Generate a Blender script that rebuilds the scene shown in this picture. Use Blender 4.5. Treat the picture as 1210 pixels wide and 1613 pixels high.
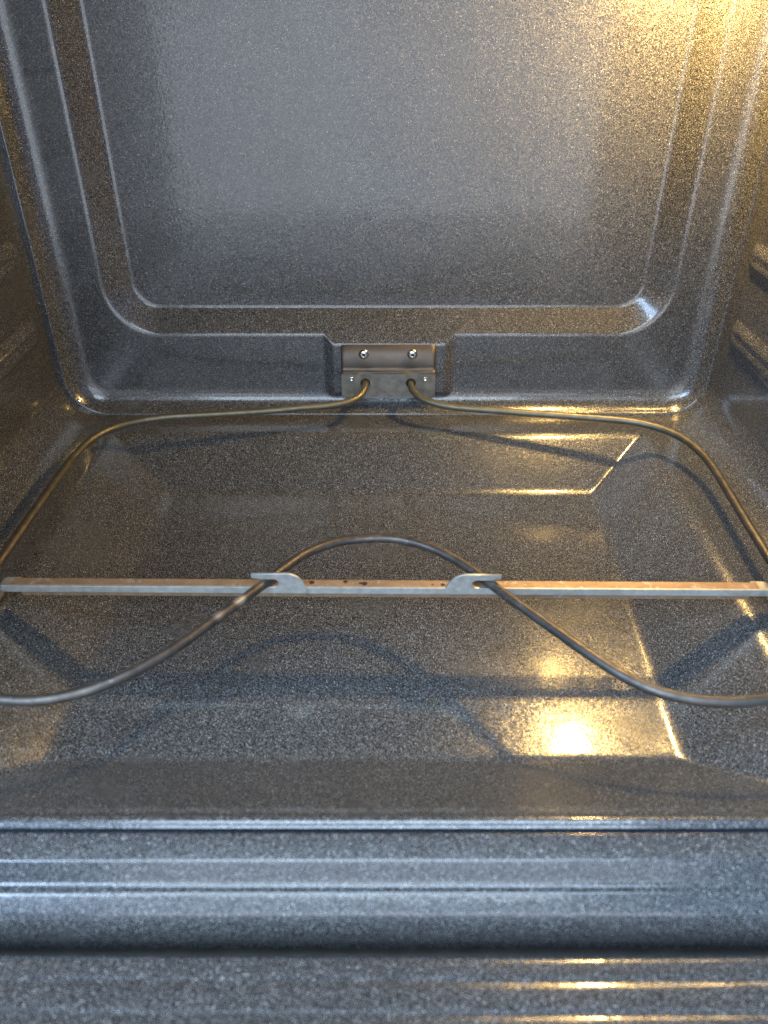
import bpy, bmesh, math, random
import numpy as np
from mathutils import Vector

S = bpy.context.scene
for o in list(bpy.data.objects):
    bpy.data.objects.remove(o)
random.seed(4)

# ------------------------------------------------------------------ camera
cam = bpy.data.cameras.new('camera')
cam.sensor_fit = 'HORIZONTAL'
cam.sensor_width = 36.0
cam.lens = 36.06
cam.clip_start = 0.01
cam.clip_end = 50
cam.dof.use_dof = True
cam.dof.focus_distance = 0.60
cam.dof.aperture_fstop = 8.0
camo = bpy.data.objects.new('camera', cam)
S.collection.objects.link(camo)
camo.location = (0, -0.68, 0.33)
camo.rotation_euler = (math.radians(90 - 33.6), 0, 0)
S.camera = camo

# ------------------------------------------------------------------ world and lamps
W = bpy.data.worlds.new('World')
S.world = W
W.use_nodes = True
bg = W.node_tree.nodes['Background']
bg.inputs['Color'].default_value = (0.24, 0.49, 1.0, 1)
bg.inputs['Strength'].default_value = 0.52


def area(name, loc, target, sx, sy, power, col):
    l = bpy.data.lights.new(name, 'AREA')
    l.shape = 'RECTANGLE'
    l.size, l.size_y = sx, sy
    l.energy = power
    l.color = col
    o = bpy.data.objects.new(name, l)
    S.collection.objects.link(o)
    o.location = loc
    o.rotation_euler = (Vector(target) - Vector(loc)).to_track_quat('-Z', 'Y').to_euler()
    return o


area('patio_window', (0.05, -2.8, 0.32), (0.05, 0, 0.32), 1.9, 1.6, 24, (0.84, 0.92, 1.0))
area('floor_fill_light', (-0.35, -2.25, 1.65), (-0.1, -0.25, 0), 2.0, 0.9, 40, (0.74, 0.87, 1.0))  # added fill to brighten the oven floor, stands for no known window
area('side_window', (-1.6, -2.0, 1.7), (0.1, -0.3, 0), 1.2, 1.2, 70, (0.45, 0.68, 1.0))
area('kitchen_ceiling_light', (0.0, -1.20, 2.4), (0, -1.20, 0), 1.8, 0.8, 55, (0.62, 0.80, 1.0))
BULB = 12.0
LAMP_W = 6.6
BULB_COL = (1.0, 0.65, 0.23, 1)

S.view_settings.view_transform = 'Standard'
S.view_settings.look = 'None'
S.view_settings.exposure = 0.35
S.view_settings.gamma = 1
S.cycles.denoising_prefilter = 'NONE'
S.cycles.max_bounces = 10
S.cycles.diffuse_bounces = 5
S.cycles.glossy_bounces = 6
S.cycles.sample_clamp_indirect = 5
S.cycles.caustics_reflective = True


# ------------------------------------------------------------------ node helpers
class G:
    def __init__(self, name):
        self.m = bpy.data.materials.new(name)
        self.m.use_nodes = True
        self.t = self.m.node_tree
        self.b = self.t.nodes['Principled BSDF']
        self.tc = self.t.nodes.new('ShaderNodeTexCoord').outputs['Object']

    def n(self, typ, **kw):
        x = self.t.nodes.new(typ)
        for k, v in kw.items():
            setattr(x, k, v)
        return x

    def link(self, a, b):
        self.t.links.new(a, b)

    def noise(self, scale, detail=2, rough=0.5, vec=None, off=0):
        x = self.n('ShaderNodeTexNoise')
        x.inputs['Scale'].default_value = scale
        x.inputs['Detail'].default_value = detail
        x.inputs['Roughness'].default_value = rough
        v = vec or self.tc
        if off:
            m = self.n('ShaderNodeVectorMath', operation='ADD')
            self.link(v, m.inputs[0])
            m.inputs[1].default_value = (off, off * 1.7, -off)
            v = m.outputs[0]
        self.link(v, x.inputs['Vector'])
        return x.outputs['Fac']

    def voro(self, scale):
        x = self.n('ShaderNodeTexVoronoi')
        x.inputs['Scale'].default_value = scale
        self.link(self.tc, x.inputs['Vector'])
        s = self.n('ShaderNodeSeparateColor')
        self.link(x.outputs['Color'], s.inputs[0])
        return x.outputs['Distance'], s.outputs[0], s.outputs[1]

    def rng(self, v, a, b, c=0.0, d=1.0, smooth=False):
        x = self.n('ShaderNodeMapRange')
        if smooth:
            x.interpolation_type = 'SMOOTHSTEP'
        self.link(v, x.inputs['Value'])
        for k, q in zip(('From Min', 'From Max', 'To Min', 'To Max'), (a, b, c, d)):
            x.inputs[k].default_value = q
        return x.outputs['Result']

    def math(self, op, a, b=None):
        x = self.n('ShaderNodeMath', operation=op)
        for i, q in enumerate((a, b)):
            if q is None:
                continue
            if isinstance(q, (int, float)):
                x.inputs[i].default_value = q
            else:
                self.link(q, x.inputs[i])
        return x.outputs[0]

    def mix(self, f, a, b):
        x = self.n('ShaderNodeMix', data_type='RGBA')
        if isinstance(f, (int, float)):
            x.inputs[0].default_value = f
        else:
            self.link(f, x.inputs[0])
        for i, q in ((6, a), (7, b)):
            if isinstance(q, tuple):
                x.inputs[i].default_value = q if len(q) == 4 else q + (1,)
            else:
                self.link(q, x.inputs[i])
        return x.outputs[2]

    def bump(self, h, strength, dist, prev=None):
        x = self.n('ShaderNodeBump')
        x.inputs['Strength'].default_value = strength
        x.inputs['Distance'].default_value = dist
        self.link(h, x.inputs['Height'])
        if prev:
            self.link(prev, x.inputs['Normal'])
        return x.outputs[0]

    def near(self, p, r0, r1):
        """1 inside r0 of point p, 0 beyond r1"""
        x = self.n('ShaderNodeVectorMath', operation='DISTANCE')
        self.link(self.tc, x.inputs[0])
        x.inputs[1].default_value = p
        return self.rng(x.outputs['Value'], r0, r1, 1, 0, True)

    def set(self, k, v):
        i = self.b.inputs[k]
        if isinstance(v, (int, float, tuple)):
            i.default_value = v if not isinstance(v, tuple) or len(v) == 4 else v + (1,)
        else:
            self.link(v, i)


def enamel(name='enamel'):
    """dark porcelain enamel: tiny pale flecks, each cell tilted a little so that it glints, under a wavy gloss coat"""
    g = G(name)
    d, r, q = g.voro(1900)
    big = g.math('MULTIPLY', g.rng(r, 0.82, 0.86), g.rng(d, 0.55, 0.25))
    big = g.math('MULTIPLY', big, g.rng(q, 0, 1, 0.15, 0.75))
    grain = g.noise(2100, 2.0, 0.7)
    base = g.mix(g.rng(grain, 0.50, 0.68), (0.008, 0.008, 0.008), (0.26, 0.26, 0.26))
    c = g.mix(big, base, (0.60, 0.60, 0.60))
    d3, r3, q3 = g.voro(1000)
    star = g.math('MULTIPLY', g.rng(r3, 0.88, 0.90), g.rng(d3, 0.36, 0.22))
    star = g.math('MULTIPLY', star, g.rng(q3, 0, 1, 0.15, 0.75))
    c = g.mix(star, c, (0.80, 0.80, 0.79))
    blot = g.noise(9, 3, 0.55)
    c = g.mix(g.rng(blot, 0.35, 0.75, 0, 0.25), c, (0.035, 0.034, 0.032))
    g.set('Base Color', c)
    g.set('Roughness', g.rng(g.noise(14, 4, 0.6, off=3.1), 0.3, 0.7, 0.20, 0.29))
    g.set('Specular IOR Level', 0.45)
    # flecks: per-cell tilt of the normal
    v = g.n('ShaderNodeTexVoronoi')
    v.inputs['Scale'].default_value = 1250
    g.link(g.tc, v.inputs['Vector'])
    a = g.n('ShaderNodeVectorMath', operation='SUBTRACT')
    g.link(v.outputs['Color'], a.inputs[0])
    a.inputs[1].default_value = (0.5, 0.5, 0.5)
    k = g.n('ShaderNodeVectorMath', operation='SCALE')
    g.link(a.outputs[0], k.inputs[0])
    k.inputs['Scale'].default_value = 0.10
    b = g.bump(g.noise(420, 2, 0.5), 0.10, 0.0006)
    b = g.bump(g.noise(60, 2, 0.5, off=1.3), 0.05, 0.002, b)
    ad = g.n('ShaderNodeVectorMath', operation='ADD')
    g.link(b, ad.inputs[0])
    g.link(k.outputs[0], ad.inputs[1])
    no = g.n('ShaderNodeVectorMath', operation='NORMALIZE')
    g.link(ad.outputs[0], no.inputs[0])
    g.set('Normal', no.outputs[0])
    g.set('Coat Weight', 0.65)
    g.set('Coat Roughness', g.rng(g.noise(11, 4, 0.6, off=6.1), 0.3, 0.7, 0.035, 0.08))
    g.set('Coat Normal', b)
    return g.m


def metal(name, c1, c2, rough=(0.35, 0.55), metallic=1.0, scale=90, bump=0.1, extra=None):
    g = G(name)
    n = g.noise(scale, 5, 0.65)
    c = g.mix(g.rng(n, 0.3, 0.7), c1, c2)
    rr = g.rng(g.noise(scale * 2.2, 3, 0.6, off=2), 0.3, 0.7, *rough)
    if extra:
        c, rr = extra(g, c, rr)
    g.set('Base Color', c)
    g.set('Metallic', metallic)
    g.set('Roughness', rr)
    g.set('Normal', g.bump(g.noise(scale * 9, 3, 0.6), bump, 0.0004))
    return g.m


def tube_extra(g, c, rr):
    s = g.n('ShaderNodeSeparateXYZ')
    g.link(g.tc, s.inputs[0])
    c = g.mix(g.rng(s.outputs[1], -0.17, -0.03, 0, 0.55), c, (0.205, 0.19, 0.115))
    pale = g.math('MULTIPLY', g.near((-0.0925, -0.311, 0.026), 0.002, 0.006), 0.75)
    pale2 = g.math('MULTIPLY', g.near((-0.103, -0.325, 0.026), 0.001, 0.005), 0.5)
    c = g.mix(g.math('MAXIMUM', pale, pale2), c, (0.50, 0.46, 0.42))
    fl = g.math('MULTIPLY', g.rng(g.noise(260, 3, 0.6, off=5), 0.62, 0.72), 0.35)
    c = g.mix(fl, c, (0.36, 0.33, 0.30))
    return c, rr


def bar_extra(g, c, rr):
    f = None
    for p, r in (((-0.0462, 0.0045, 0.0204), 0.0022), ((-0.0248, 0.0055, 0.0204), 0.0018), ((-0.0125, 0.0035, 0.0204), 0.0024), ((-0.0150, 0.004, 0.0204), 0.0014),
                 ((-0.0045, 0.0060, 0.0204), 0.0014), ((0.0375, 0.0030, 0.0204), 0.0018), ((0.031, 0.003, 0.0204), 0.001)):
        k = g.near(p, r * 0.6, r)
        f = k if f is None else g.math('MAXIMUM', f, k)
    c = g.mix(f, c, (0.035, 0.018, 0.012))  # pits, plus dark spots painted in place of the shaded notches beside the hooks
    pale = g.rng(g.noise(170, 2, 0.5, off=7), 0.62, 0.70, 0, 0.3)
    c = g.mix(pale, c, (0.62, 0.64, 0.64))
    return c, rr


ENAMEL = enamel()
TUBE = metal('element_tube', (0.070, 0.062, 0.055), (0.140, 0.122, 0.105), (0.38, 0.58), 0.8, 110, 0.12, tube_extra)
STEEL = metal('galvanised_steel', (0.36, 0.355, 0.33), (0.56, 0.55, 0.50), (0.40, 0.60), 0.8, 160, 0.1, bar_extra)
RUSTY = metal('heat_tinted_steel', (0.22, 0.145, 0.088), (0.36, 0.24, 0.14), (0.45, 0.65), 0.5, 130, 0.12, bar_extra)
PLATE = metal('mounting_plate_steel', (0.080, 0.066, 0.054), (0.105, 0.086, 0.070), (0.40, 0.50), 0.7, 40, 0.02)
TERM = metal('terminal_plate_steel', (0.15, 0.14, 0.118), (0.30, 0.28, 0.235), (0.38, 0.55), 0.85, 120, 0.12)
CHROME = metal('screw_steel', (0.62, 0.60, 0.55), (0.78, 0.76, 0.70), (0.12, 0.22), 1.0, 120, 0.02)
DARK = metal('dark_recess', (0.02, 0.018, 0.016), (0.04, 0.036, 0.03), (0.5, 0.6), 0.2, 90, 0.02)
PORCELAIN = metal('lamp_socket_ceramic', (0.55, 0.53, 0.50), (0.62, 0.60, 0.56), (0.4, 0.5), 0.0, 90, 0.02)
gb = G('lamp_glow')
gb.set('Base Color', (1, 0.8, 0.5))
gb.set('Emission Color', BULB_COL)
gb.set('Emission Strength', BULB)
GLOW = gb.m


# ------------------------------------------------------------------ object helpers
def empty(name, label, cat, loc=(0, 0, 0), group=None):
    o = bpy.data.objects.new(name, None)
    S.collection.objects.link(o)
    o.location = loc
    o.empty_display_size = 0.05
    o['label'] = label
    o['category'] = cat
    if group:
        o['group'] = group
    return o


def link_obj(name, me, mat, parent=None, smooth=True, label=None):
    o = bpy.data.objects.new(name, me)
    S.collection.objects.link(o)
    me.materials.clear()
    me.materials.append(mat)
    if smooth:
        me.polygons.foreach_set('use_smooth', [True] * len(me.polygons))
    if parent:
        o.parent = parent
    if label:
        o['label'] = label
    return o


def grid_mesh(name, P, flip=False):
    """P: (n, m, 3) array of points -> quad sheet"""
    n, m = P.shape[:2]
    idx = np.arange(n * m).reshape(n, m)
    a, b, c, d = idx[:-1, :-1], idx[1:, :-1], idx[1:, 1:], idx[:-1, 1:]
    q = np.stack([a, b, c, d], -1).reshape(-1, 4)
    if flip:
        q = q[:, ::-1]
    me = bpy.data.meshes.new(name)
    me.vertices.add(n * m)
    me.vertices.foreach_set('co', P.reshape(-1).astype(np.float32))
    me.loops.add(q.size)
    me.loops.foreach_set('vertex_index', q.reshape(-1).astype(np.int32))
    me.polygons.add(len(q))
    me.polygons.foreach_set('loop_start', np.arange(0, q.size, 4, dtype=np.int32))
    me.update(calc_edges=True)
    me.validate()
    return me


def sstep(x):
    x = np.clip(x, 0, 1)
    return x * x * (3 - 2 * x)


def smin(a, b, k):
    h = np.clip(0.5 + 0.5 * (b - a) / k, 0, 1)
    return b * (1 - h) + a * h - k * h * (1 - h)


def smax(a, b, k):
    return -smin(-a, -b, k)


def clamp01(t, k):
    return smin(smax(t, 0 * t, k), 0 * t + 1, k)


def rrect(x, z, x0, x1, z0, z1, r):
    """signed distance to a rounded rectangle, negative inside"""
    cx, cz = (x0 + x1) / 2, (z0 + z1) / 2
    qx = np.abs(x - cx) - (x1 - x0) / 2 + r
    qz = np.abs(z - cz) - (z1 - z0) / 2 + r
    return np.hypot(np.maximum(qx, 0), np.maximum(qz, 0)) + np.minimum(np.maximum(qx, qz), 0) - r


def rounded(pts, r, n=6):
    """round the corners of an open polyline; r one radius or a list"""
    out = [Vector(pts[0])]
    for i in range(1, len(pts) - 1):
        p, a, b = Vector(pts[i]), Vector(pts[i - 1]), Vector(pts[i + 1])
        rr = r[i] if isinstance(r, (list, tuple)) else r
        u, v = (a - p), (b - p)
        l = min(rr, u.length * 0.48, v.length * 0.48)
        s, e = p + u.normalized() * l, p + v.normalized() * l
        for k in range(n + 1):
            t = k / n
            out.append((1 - t) ** 2 * s + 2 * t * (1 - t) * p + t * t * e)
    out.append(Vector(pts[-1]))
    return out


def extrude_profile(name, prof, x0, x1, nx=40, bow=0.0):
    """sheet swept along x from a (y, z) profile"""
    xs = np.linspace(x0, x1, nx)
    P = np.zeros((nx, len(prof), 3))
    for i, x in enumerate(xs):
        for j, p in enumerate(prof):
            P[i, j] = (x, p[0] + bow * (x * x), p[1])
    return grid_mesh(name, P)


def plate2d(name, outlines, thick, bevel=0.0003):
    """flat plate in the local x/y plane with holes, centred on z = 0"""
    cu = bpy.data.curves.new(name, 'CURVE')
    cu.dimensions = '2D'
    cu.fill_mode = 'BOTH'
    cu.extrude = max(thick / 2 - bevel, 0.0001)
    cu.bevel_depth = bevel
    cu.bevel_resolution = 2
    cu.offset = -bevel
    for pts in outlines:
        s = cu.splines.new('POLY')
        s.points.add(len(pts) - 1)
        for p, q in zip(s.points, pts):
            p.co = (q[0], q[1], 0, 1)
        s.use_cyclic_u = True
    t = bpy.data.objects.new(name, cu)
    S.collection.objects.link(t)
    dg = bpy.context.evaluated_depsgraph_get()
    me = bpy.data.meshes.new_from_object(t.evaluated_get(dg))
    bpy.data.objects.remove(t)
    bpy.data.curves.remove(cu)
    me.name = name
    return me


def circ(cx, cy, r, n=24, a0=0, a1=2 * math.pi, end=False):
    m = n if not end else n + 1
    return [(cx + r * math.cos(a0 + (a1 - a0) * k / n), cy + r * math.sin(a0 + (a1 - a0) * k / n)) for k in range(m)]


def rr_outline(x0, x1, z0, z1, r, n=5):
    h = math.pi / 2
    return (circ(x1 - r, z1 - r, r, n, 0, h, True) + circ(x0 + r, z1 - r, r, n, h, 2 * h, True)
            + circ(x0 + r, z0 + r, r, n, 2 * h, 3 * h, True) + circ(x1 - r, z0 + r, r, n, 3 * h, 4 * h, True))


def stand_up(me, y):
    """turn a plate drawn in x/y into one standing in x/z at depth y"""
    for v in me.vertices:
        x, z, d = v.co
        v.co = (x, y - d, z)
    me.flip_normals() if False else None
    return me


def lathe(name, prof, n=24):
    """prof: (radius, height) along local +z"""
    bm = bmesh.new()
    rings = []
    for r, h in prof:
        if r < 1e-6:
            rings.append([bm.verts.new((0, 0, h))])
        else:
            rings.append([bm.verts.new((r * math.cos(2 * math.pi * k / n), r * math.sin(2 * math.pi * k / n), h)) for k in range(n)])
    for a, b in zip(rings, rings[1:]):
        for k in range(n):
            k2 = (k + 1) % n
            if len(a) == 1 and len(b) == 1:
                continue
            if len(a) == 1:
                bm.faces.new((a[0], b[k], b[k2]))
            elif len(b) == 1:
                bm.faces.new((a[k], b[0], a[k2]))
            else:
                bm.faces.new((a[k], b[k], b[k2], a[k2]))
    bmesh.ops.recalc_face_normals(bm, faces=bm.faces)
    me = bpy.data.meshes.new(name)
    bm.to_mesh(me)
    bm.free()
    return me


def catmull(pts, sub=10):
    P = [Vector(p) for p in pts]
    P = [P[0] * 2 - P[1]] + P + [P[-1] * 2 - P[-2]]
    out = []
    for i in range(1, len(P) - 2):
        p0, p1, p2, p3 = P[i - 1:i + 3]
        for k in range(sub):
            t = k / sub
            out.append(0.5 * ((2 * p1) + (p2 - p0) * t + (2 * p0 - 5 * p1 + 4 * p2 - p3) * t * t + (3 * p1 - p0 - 3 * p2 + p3) * t ** 3))
    out.append(P[-2])
    return out


def smooth_path(pts, it=6):
    A = np.array([list(p) for p in pts])
    for _ in range(it):
        A[1:-1] = 0.5 * A[1:-1] + 0.25 * (A[:-2] + A[2:])
    return [Vector(a) for a in A]


def tube_mesh(name, pts, r, n=16):
    P = [Vector(p) for p in pts]
    rows = []
    up = Vector((0, 0, 1))
    prev = None
    for i, p in enumerate(P):
        t = (P[min(i + 1, len(P) - 1)] - P[max(i - 1, 0)]).normalized()
        if prev is None:
            u = t.cross(up).normalized()
        else:
            u = (prev - t * prev.dot(t)).normalized()
        prev = u
        v = t.cross(u)
        rows.append([p + (u * math.cos(2 * math.pi * k / n) + v * math.sin(2 * math.pi * k / n)) * r for k in range(n + 1)])
    A = np.array([[list(q) for q in row] for row in rows])
    me = grid_mesh(name, A)
    bm = bmesh.new()
    bm.from_mesh(me)
    bmesh.ops.remove_doubles(bm, verts=bm.verts, dist=1e-6)
    bmesh.ops.recalc_face_normals(bm, faces=bm.faces)
    bm.to_mesh(me)
    bm.free()
    return me


def strip_mesh(name, prof, w, axis_x0, thick):
    """a bent flat strip: profile (x, z) of its centre line, width w along y, thickness thick"""
    pts = [Vector((p[0], p[1])) for p in prof]
    top, bot = [], []
    for i, p in enumerate(pts):
        t = (pts[min(i + 1, len(pts) - 1)] - pts[max(i - 1, 0)]).normalized()
        nrm = Vector((-t.y, t.x)) * thick / 2
        top.append(p + nrm)
        bot.append(p - nrm)
    bm = bmesh.new()
    loops = []
    for a, b in zip(top, bot):
        loops.append([bm.verts.new((a.x, -w / 2 + axis_x0, a.y)), bm.verts.new((a.x, w / 2 + axis_x0, a.y)),
                      bm.verts.new((b.x, w / 2 + axis_x0, b.y)), bm.verts.new((b.x, -w / 2 + axis_x0, b.y))])
    for a, b in zip(loops, loops[1:]):
        for k in range(4):
            bm.faces.new((a[k], a[(k + 1) % 4], b[(k + 1) % 4], b[k]))
    bm.faces.new(loops[0])
    bm.faces.new(loops[-1])
    bmesh.ops.recalc_face_normals(bm, faces=bm.faces)
    me = bpy.data.meshes.new(name)
    bm.to_mesh(me)
    bm.free()
    return me


def box_into(bm, x0, x1, y0, y1, z0, z1, bev=0.0):
    vs = [bm.verts.new((x, y, z)) for x in (x0, x1) for y in (y0, y1) for z in (z0, z1)]
    f = [(0, 1, 3, 2), (4, 6, 7, 5), (0, 4, 5, 1), (2, 3, 7, 6), (0, 2, 6, 4), (1, 5, 7, 3)]
    fs = [bm.faces.new([vs[i] for i in q]) for q in f]
    if bev:
        es = list({e for q in fs for e in q.edges})
        bmesh.ops.bevel(bm, geom=es, offset=bev, segments=2, affect='EDGES', profile=0.5)


def bm_mesh(name, bm):
    bmesh.ops.recalc_face_normals(bm, faces=bm.faces)
    me = bpy.data.meshes.new(name)
    bm.to_mesh(me)
    bm.free()
    return me


# ================================================================== THE OVEN
XW = 0.3035          # half width of the cavity
YF = -0.4575        # front edge of the floor pan
ZC = 0.44           # ceiling
RC = 0.036          # radius between floor and side walls
oven = empty('oven', 'dark speckled enamel oven cavity with embossed back wall, sunken floor and warm lamp', 'oven')

# ---- floor pan: sunken panel with sloping sides, rounded rim at the front, curving up into the side walls
D = 0.035


def floor_z(x, y):
    tl = (x + 0.247) / (0.247 - 0.190)
    xr_i = 0.1735 + 0.0115 * np.clip((y + 0.39) / 0.28, 0, 1)
    tr = (0.2365 - x) / (0.2365 - xr_i)
    tb = (-0.0530 - y) / (0.1015 - 0.0530)
    tf = (y + 0.4475) / (0.4475 - 0.390)
    t = smin(smin(tl, tr, 0.16), smin(tb, tf, 0.10), 0.04)
    z = -D * clamp01(t, 0.10)
    bead = np.exp(-((y + 0.4535) / 0.0036) ** 2) * 0.0026
    return z + bead


xa = np.concatenate([np.linspace(-XW + RC, XW - RC, 300)])
ya = np.concatenate([np.linspace(0.012, -0.40, 220), np.linspace(-0.402, -0.444, 24), np.linspace(-0.4448, YF, 24)])
arc = [(math.sin(a) * RC, RC - math.cos(a) * RC) for a in np.linspace(0, math.pi / 2, 14)][1:]
rows = []
for y in ya:
    flat = np.stack([xa, np.full_like(xa, y), floor_z(xa, np.full_like(xa, y))], -1)
    zb = float(flat[0, 2])
    L = [(-XW + RC - dx, y, dz + zb * (1 - dz / RC)) for dx, dz in reversed(arc)]
    R_ = [(XW - RC + dx, y, dz + zb * (1 - dz / RC)) for dx, dz in arc]
    rows.append(np.concatenate([np.array(L), flat, np.array(R_)]))
link_obj('floor_pan', grid_mesh('floor_pan', np.array(rows)), ENAMEL, oven)


# ---- side walls with three embossed rack guides each
def side(sign):
    ys = np.linspace(0.012, YF, 170)
    zs = np.linspace(RC, ZC + 0.002, 190)
    Y, Z = np.meshgrid(ys, zs, indexing='ij')
    h = np.zeros_like(Y)
    for zc in (0.090, 0.155, 0.222, 0.289, 0.356):
        s = rrect(Y, Z, -0.43, -0.034, zc - 0.0125, zc + 0.0125, 0.009)
        h = np.maximum(h, clamp01(-s / 0.0065, 0.18))
    # a shallow groove along the middle of each guide
    for zc in (0.090, 0.155, 0.222, 0.289, 0.356):
        s = rrect(Y, Z, -0.425, -0.046, zc - 0.0035, zc + 0.0035, 0.003)
        h = h - 0.25 * clamp01(-s / 0.003, 0.2)
    X = sign * (XW - 0.0042 * h)
    return grid_mesh('side_wall', np.stack([X, Y, Z], -1), flip=sign > 0)


for sgn in (-1, 1):
    link_obj('side_wall', side(sgn), ENAMEL, oven)


# ---- back wall: pressed panel set between the sides
def back_y(X, Z):
    s_out = -rrect(X, Z, -0.2990, 0.3035, -0.0005, ZC + 0.03, 0.036)
    r = 0.024
    q = np.clip(r - s_out, 0, r * 0.93)
    fillet = r - np.sqrt(r * r - q * q)
    t = -rrect(X, Z, -0.2495, 0.2575, 0.0745, 0.395, 0.045) / 0.021
    bs = -rrect(X, Z, -0.0560, 0.0655, 0.0105, 0.20, 0.009) / 0.0085
    boss = 0.0058 * clamp01(bs, 0.12)
    front = smax(boss, fillet, 0.0015)
    k = 0.0011 + 0.0008 * sstep((np.abs(X - 0.004) - 0.205) / 0.03)
    b = smax(0.015 * t, -front, k)
    b = smin(b, 0 * b + 0.015, k)
    return b


xs = np.unique(np.concatenate([np.linspace(-0.312, 0.312, 330), np.linspace(-0.07, 0.08, 150), np.linspace(-0.306, -0.225, 60), np.linspace(0.225, 0.306, 60)]))
zs = np.unique(np.concatenate([np.linspace(-0.004, 0.125, 140), np.linspace(0.125, ZC + 0.004, 130)]))
X, Z = np.meshgrid(xs, zs, indexing='ij')
link_obj('back_wall', grid_mesh('back_wall', np.stack([X, back_y(X, Z), Z], -1), flip=False), ENAMEL, oven)

# ---- ceiling
bm = bmesh.new()
box_into(bm, -XW - 0.01, XW + 0.01, YF, 0.03, ZC, ZC + 0.02, 0.002)
link_obj('ceiling', bm_mesh('ceiling', bm), ENAMEL, oven, smooth=False)

# ---- front frame: stepped lip under the opening, jambs and header
prof = rounded([(-0.4420, -0.012), (-0.4578, -0.0030), (-0.4594, 0.0000), (-0.4718, -0.0035), (-0.4765, -0.0141), (-0.4808, -0.0148), (-0.4873, -0.0213),
                (-0.4893, -0.0275), (-0.4900, -0.0340), (-0.4885, -0.0450), (-0.4850, -0.10)],
               [0, 0.001, 0.001, 0.0010, 0.0045, 0.0010, 0.0012, 0.004, 0.004, 0.004, 0], 7)
link_obj('front_lip', extrude_profile('front_lip', prof, -0.37, 0.37, 30), ENAMEL, oven)
bm = bmesh.new()
box_into(bm, -0.37, -XW, -0.492, YF + 0.001, 0.001, 0.52, 0.003)
box_into(bm, XW, 0.37, -0.492, YF + 0.001, 0.001, 0.52, 0.003)
box_into(bm, -XW - 0.001, XW + 0.001, -0.4915, YF + 0.0005, ZC, 0.519, 0.003)
link_obj('front_frame', bm_mesh('front_frame', bm), ENAMEL, oven, smooth=False)

# ---- the open door, seen along its inner edge
prof = rounded([(-0.4990, -0.085), (-0.4998, -0.0325), (-0.5020, -0.0306), (-0.5038, -0.0301), (-0.5095, -0.0300), (-0.5122, -0.0305), (-0.5150, -0.0298), (-0.5230, -0.0297), (-0.5256, -0.0302), (-0.5285, -0.0295),
                (-0.9300, -0.0297), (-0.9400, -0.036), (-0.9400, -0.085)],
               [0, 0.0020, 0.0012, 0.0012, 0.0014, 0.0012, 0.0014, 0.0014, 0.0012, 0.0014, 0.003, 0.004, 0], 6)
link_obj('door', extrude_profile('door', prof, -0.37, 0.37, 30, bow=0.02), ENAMEL, oven)

# ---- dark strip added to fill the gap between lip and door with shade
prof = rounded([(-0.4800, -0.100), (-0.4845, -0.052), (-0.4920, -0.0455), (-0.4992, -0.052), (-0.4993, -0.100)], [0, 0.003, 0.005, 0.003, 0], 6)
link_obj('gap_strip', extrude_profile('gap_strip', prof, -0.37, 0.37, 30), DARK, oven, label='added dark strip standing in for shade in the gap behind the front lip')

# ---- lamp on the back wall, just above the frame
lamp = bpy.data.objects.new('oven_lamp', lathe('oven_lamp', [(0, 0), (0.032, 0), (0.032, 0.003), (0.030, 0.005), (0.016, 0.006), (0.013, 0.035), (0, 0.035)]))
S.collection.objects.link(lamp)
lamp.data.materials.append(PORCELAIN)
lamp.parent = oven
LX, LZ = 0.232, 0.367
lamp.location = (LX, 0.0155, LZ)
lamp.rotation_euler = (math.radians(90), 0, 0)
R0 = 0.0150
bulb = link_obj('bulb', lathe('bulb', [(0, 0.0), (0.010, 0.001), (0.011, 0.010)] + [(R0 * math.sin(a), 0.030 - R0 * math.cos(a)) for a in np.linspace(0.75, math.pi - 0.02, 14)] + [(0, 0.030 + R0)], 28), GLOW, lamp)
bulb.location = (0, 0, 0.034)
ll = bpy.data.lights.new('oven_lamp_light', 'POINT')
ll.energy = LAMP_W
ll.color = BULB_COL[:3]
ll.shadow_soft_size = R0 + 0.0012
ll.use_soft_falloff = False
lo = bpy.data.objects.new('oven_lamp_light', ll)
S.collection.objects.link(lo)
lo.location = (LX, 0.0155 - 0.064, LZ)

# ================================================================== HEATING ELEMENT
ZE = 0.0238
elem = empty('heating_element', 'bent brown metal bake element looping above the sunken oven floor', 'heating element', (0.004, -0.008, 0.0))
off = Vector((-0.004, 0.008, 0))
BYF = -0.0118       # front of the terminal plate
left = [(-0.0175, BYF + 0.008, 0.0310), (-0.0175, BYF - 0.004, 0.0309), (-0.0185, -0.0240, 0.0295), (-0.0255, -0.0350, 0.0258), (-0.0434, -0.0425, ZE), (-0.0700, -0.0480, ZE), (-0.0998, -0.0538, ZE), (-0.1554, -0.0614, ZE),
        (-0.1937, -0.0670, ZE), (-0.2236, -0.0799, ZE), (-0.2423, -0.0999, ZE), (-0.2500, -0.1308, ZE), (-0.2512, -0.1737, ZE), (-0.2515, -0.2261, ZE), (-0.2520, -0.2781, ZE), (-0.2525, -0.325, ZE),
        (-0.2480, -0.362, ZE), (-0.2330, -0.388, ZE)]
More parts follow.
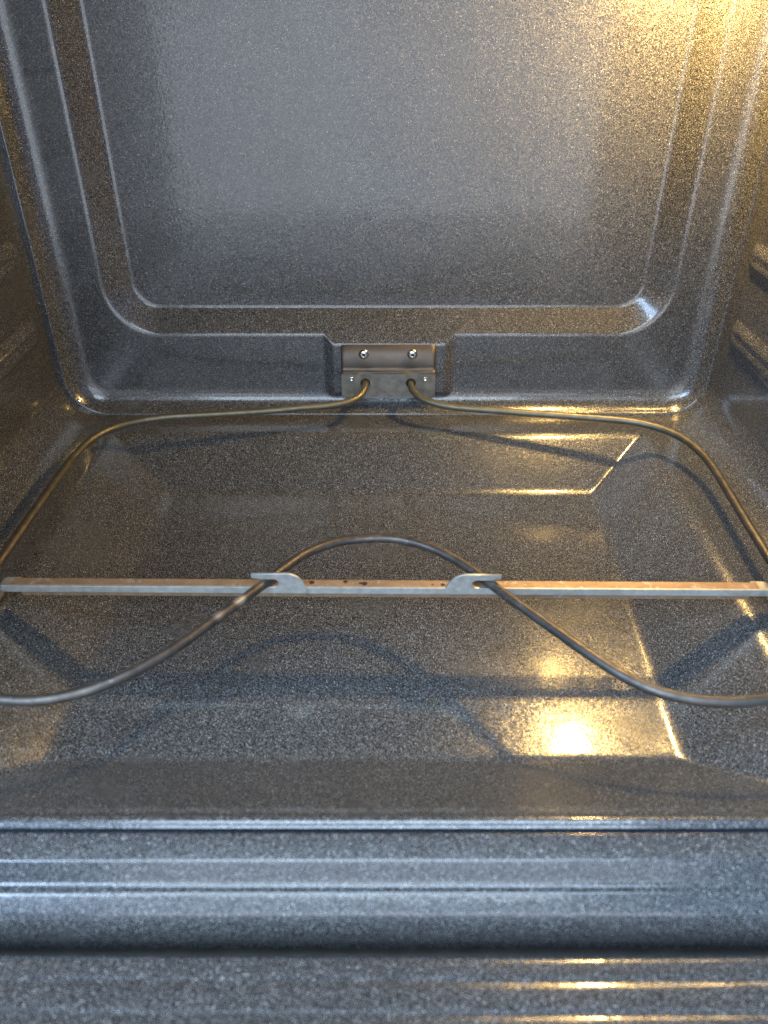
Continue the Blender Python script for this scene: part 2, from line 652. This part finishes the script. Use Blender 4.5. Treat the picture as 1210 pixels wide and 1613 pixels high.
wave = [(-0.2050, -0.3966, ZE), (-0.1819, -0.3975, ZE), (-0.1604, -0.3921, ZE), (-0.14, -0.3800, ZE), (-0.1203, -0.3609, ZE), (-0.1, -0.3341, ZE), (-0.0776, -0.3044, ZE), (-0.0639, -0.2850, ZE),
        (-0.0480, -0.2660, ZE), (-0.0270, -0.2540, ZE), (-0.0022, -0.2507, ZE), (0.0200, -0.2560, ZE), (0.0430, -0.2712, ZE), (0.0628, -0.2940, ZE), (0.0799, -0.3175, ZE), (0.0985, -0.3424, ZE),
        (0.1186, -0.3685, ZE), (0.135, -0.3850, ZE), (0.1527, -0.3952, ZE), (0.1745, -0.3997, ZE), (0.1950, -0.3985, ZE)]
right = [(0.2270, -0.3905, ZE), (0.2470, -0.366, ZE), (0.2520, -0.330, ZE), (0.2535, -0.2882, ZE), (0.2560, -0.2301, ZE), (0.2595, -0.1640, ZE), (0.2575, -0.1287, ZE), (0.2455, -0.0990, ZE),
         (0.2191, -0.0773, ZE), (0.1766, -0.0680, ZE), (0.1273, -0.0601, ZE), (0.0885, -0.0530, ZE), (0.0640, -0.0475, ZE), (0.0480, -0.0420, 0.0242), (0.0335, -0.0340, 0.0264), (0.0263, -0.0240, 0.0295),
         (0.0252, BYF - 0.004, 0.0309), (0.0252, BYF + 0.008, 0.0310)]
path = smooth_path(catmull(left + wave + right, 8), 10)
# hand-bent unevenness
path = [p + Vector((0, 0, 0.0004 * math.sin(i * 0.071) + 0.0003 * math.sin(i * 0.19 + 1))) if 40 < i < len(path) - 40 else p for i, p in enumerate(path)]
link_obj('heating_tube', tube_mesh('heating_tube', [p + off for p in path], 0.0031), TUBE, elem)

# upper plate: flat, then curling forward along its lower edge
BX0, BX1 = -0.0398, 0.0480
prof = rounded([(-0.0074, 0.0676), (-0.0074, 0.0445), (-0.0090, 0.0418), (-0.0117, 0.0404)], [0, 0.004, 0.002, 0], 8)
nx = 36
xs = np.linspace(BX0, BX1, nx)
P = np.zeros((nx, len(prof), 3))
for i, x in enumerate(xs):
    e = min(x - BX0, BX1 - x)
    for j, p in enumerate(prof):
        drop = max(0.0, 0.0018 - e) if j == 0 else 0
        dimple = 0.0
        for hx in (-0.0177, 0.0254):
            dimple += 0.0012 * math.exp(-((x - hx) / 0.0055) ** 2 - ((p[1] - 0.0420) / 0.0040) ** 2)
        P[i, j] = (x, p[0] + dimple, p[1] - drop)
me = grid_mesh('mounting_plate', P, flip=False)
mp = link_obj('mounting_plate', me, PLATE, elem)
mp.location = off
sol = mp.modifiers.new('thickness', 'SOLIDIFY')
sol.thickness = 0.0012
sol.offset = -1

screw_me = lathe('screw', [(0, 0.0), (0.0050, 0.0), (0.0050, 0.0006), (0.0046, 0.0016), (0.0036, 0.0027), (0.0022, 0.0033), (0.0014, 0.0034), (0.0010, 0.0020), (0, 0.0018)], 28)
for k, x in enumerate((-0.0187, 0.0262)):
    o = link_obj('screw', screw_me if k == 0 else screw_me, CHROME, mp)
    o.location = (x, -0.0075, 0.0585)
    o.rotation_euler = (math.radians(90), 0, 0)
    bm = bmesh.new()
    for a in (0.5, 0.5 + math.pi / 2):
        c_, s_ = math.cos(a), math.sin(a)
        vs = [bm.verts.new((c_ * u - s_ * v, s_ * u + c_ * v, 0.00345)) for u, v in ((-0.0020, -0.0004), (0.0020, -0.0004), (0.0020, 0.0004), (-0.0020, 0.0004))]
        vs2 = [bm.verts.new((v.co.x, v.co.y, 0.0024)) for v in vs]
        bm.faces.new(vs)
        for q in range(4):
            bm.faces.new((vs[q], vs[(q + 1) % 4], vs2[(q + 1) % 4], vs2[q]))
    # the cross recess is a sub-part of the plate beside its screw
    so = link_obj('screw_slot', bm_mesh('screw_slot', bm), DARK, mp, smooth=False)
    so.location = (x, -0.0075, 0.0585)
    so.rotation_euler = (math.radians(90), 0, 0)

tp_me = plate2d('terminal_plate', [rr_outline(BX0 - 0.0003, BX1 + 0.0003, 0.0166, 0.0408, 0.0024), circ(-0.0175, 0.0310, 0.0045), circ(0.0252, 0.0310, 0.0045)], 0.0014, 0.0003)
tp = link_obj('terminal_plate', stand_up(tp_me, BYF + 0.001), TERM, elem, smooth=False)
tp.location = off
riv = lathe('rivet', [(0.0021, 0.0), (0.0021, 0.0005), (0.0016, 0.0009), (0.0011, 0.0009), (0.0008, 0.0003), (0, 0.0003)], 18)
for x in (-0.0303, 0.0385):
    o = link_obj('rivet', riv, CHROME, tp)
    o.location = (x, BYF, 0.0355)
    o.rotation_euler = (math.radians(90), 0, 0)
bm = bmesh.new()
box_into(bm, BX0 + 0.002, BX1 - 0.002, BYF + 0.0035, -0.0060, 0.0185, 0.0395)
bk = link_obj('terminal_backing', bm_mesh('terminal_backing', bm), DARK, elem, smooth=False)
bk.location = off

# ================================================================== SUPPORT BAR
YB = -0.300
sup = empty('element_support', 'thin grey steel bar with two open hooks carrying the wavy front of the heating element', 'support bar', (0, YB, 0))
sup.rotation_euler = (0, 0, math.radians(-0.55))
ZT = 0.0203
bm = bmesh.new()
box_into(bm, -0.244, 0.244, -0.0008, 0.0008, 0.0152, ZT, 0.0003)            # front face
link_obj('bar', bm_mesh('bar', bm), STEEL, sup, smooth=False)
bm = bmesh.new()
box_into(bm, -0.238, 0.238, 0.0010, 0.0074, ZT - 0.0015, ZT - 0.0001, 0.0003)  # top flange
box_into(bm, -0.236, 0.236, 0.0060, 0.0073, 0.0070, ZT - 0.0012, 0.0003)    # rear flange, unseen, added to widen the bar's shadow
link_obj('top_flange', bm_mesh('top_flange', bm), RUSTY, sup, smooth=False, label='heat-tinted orange brown top flange with dark pits and notch gaps painted dark')


def hook_outline(x_end, x_slot, x_sh):
    """hook drawn pointing towards x_end; slot open at that end"""
    s = 1 if x_end > x_sh else -1
    z0, zt, s0, s1 = 0.0156, 0.0314, 0.0207, 0.0268
    pts = [(x_sh - s * 0.001, z0), (x_sh - s * 0.0005, 0.0205)]
    pts += [(x_sh + s * 0.0015, 0.0245), (x_sh + s * 0.0045, 0.0285), (x_sh + s * 0.0085, 0.0308), (x_sh + s * 0.0115, zt)]
    pts += [(x_end, zt - 0.0003), (x_end, s1 + 0.0011), (x_end - s * 0.006, s1)]
    r = (s1 - s0) / 2
    for k in range(9):
        a = math.pi / 2 + math.pi * k / 8
        pts.append((x_slot + s * r + s * r * math.cos(a), (s0 + s1) / 2 + r * math.sin(a)))
    pts += [(x_end - s * 0.004, s0), (x_end - s * 0.004, z0)]
    return pts if s > 0 else pts


for xe, xsl, xs_ in ((-0.0835, -0.0665, -0.0495), (0.0735, 0.0555, 0.0395)):
    me = plate2d('hook', [hook_outline(xe, xsl, xs_)], 0.0017, 0.0003)
    link_obj('hook', stand_up(me, -0.0003), STEEL, sup, smooth=False)
for s in (-1, 1):
    pr = [(s * 0.236, ZT - 0.003), (s * 0.246, ZT - 0.003), (s * 0.2495, 0.014), (s * 0.2520, 0.0030), (s * 0.2545, 0.0012), (s * 0.270, 0.0009)]
    pr = [tuple(p) for p in rounded(pr, 0.003, 4)]
    link_obj('leg', strip_mesh('leg', pr, 0.012, 0.005, 0.0014), STEEL, sup, smooth=False)
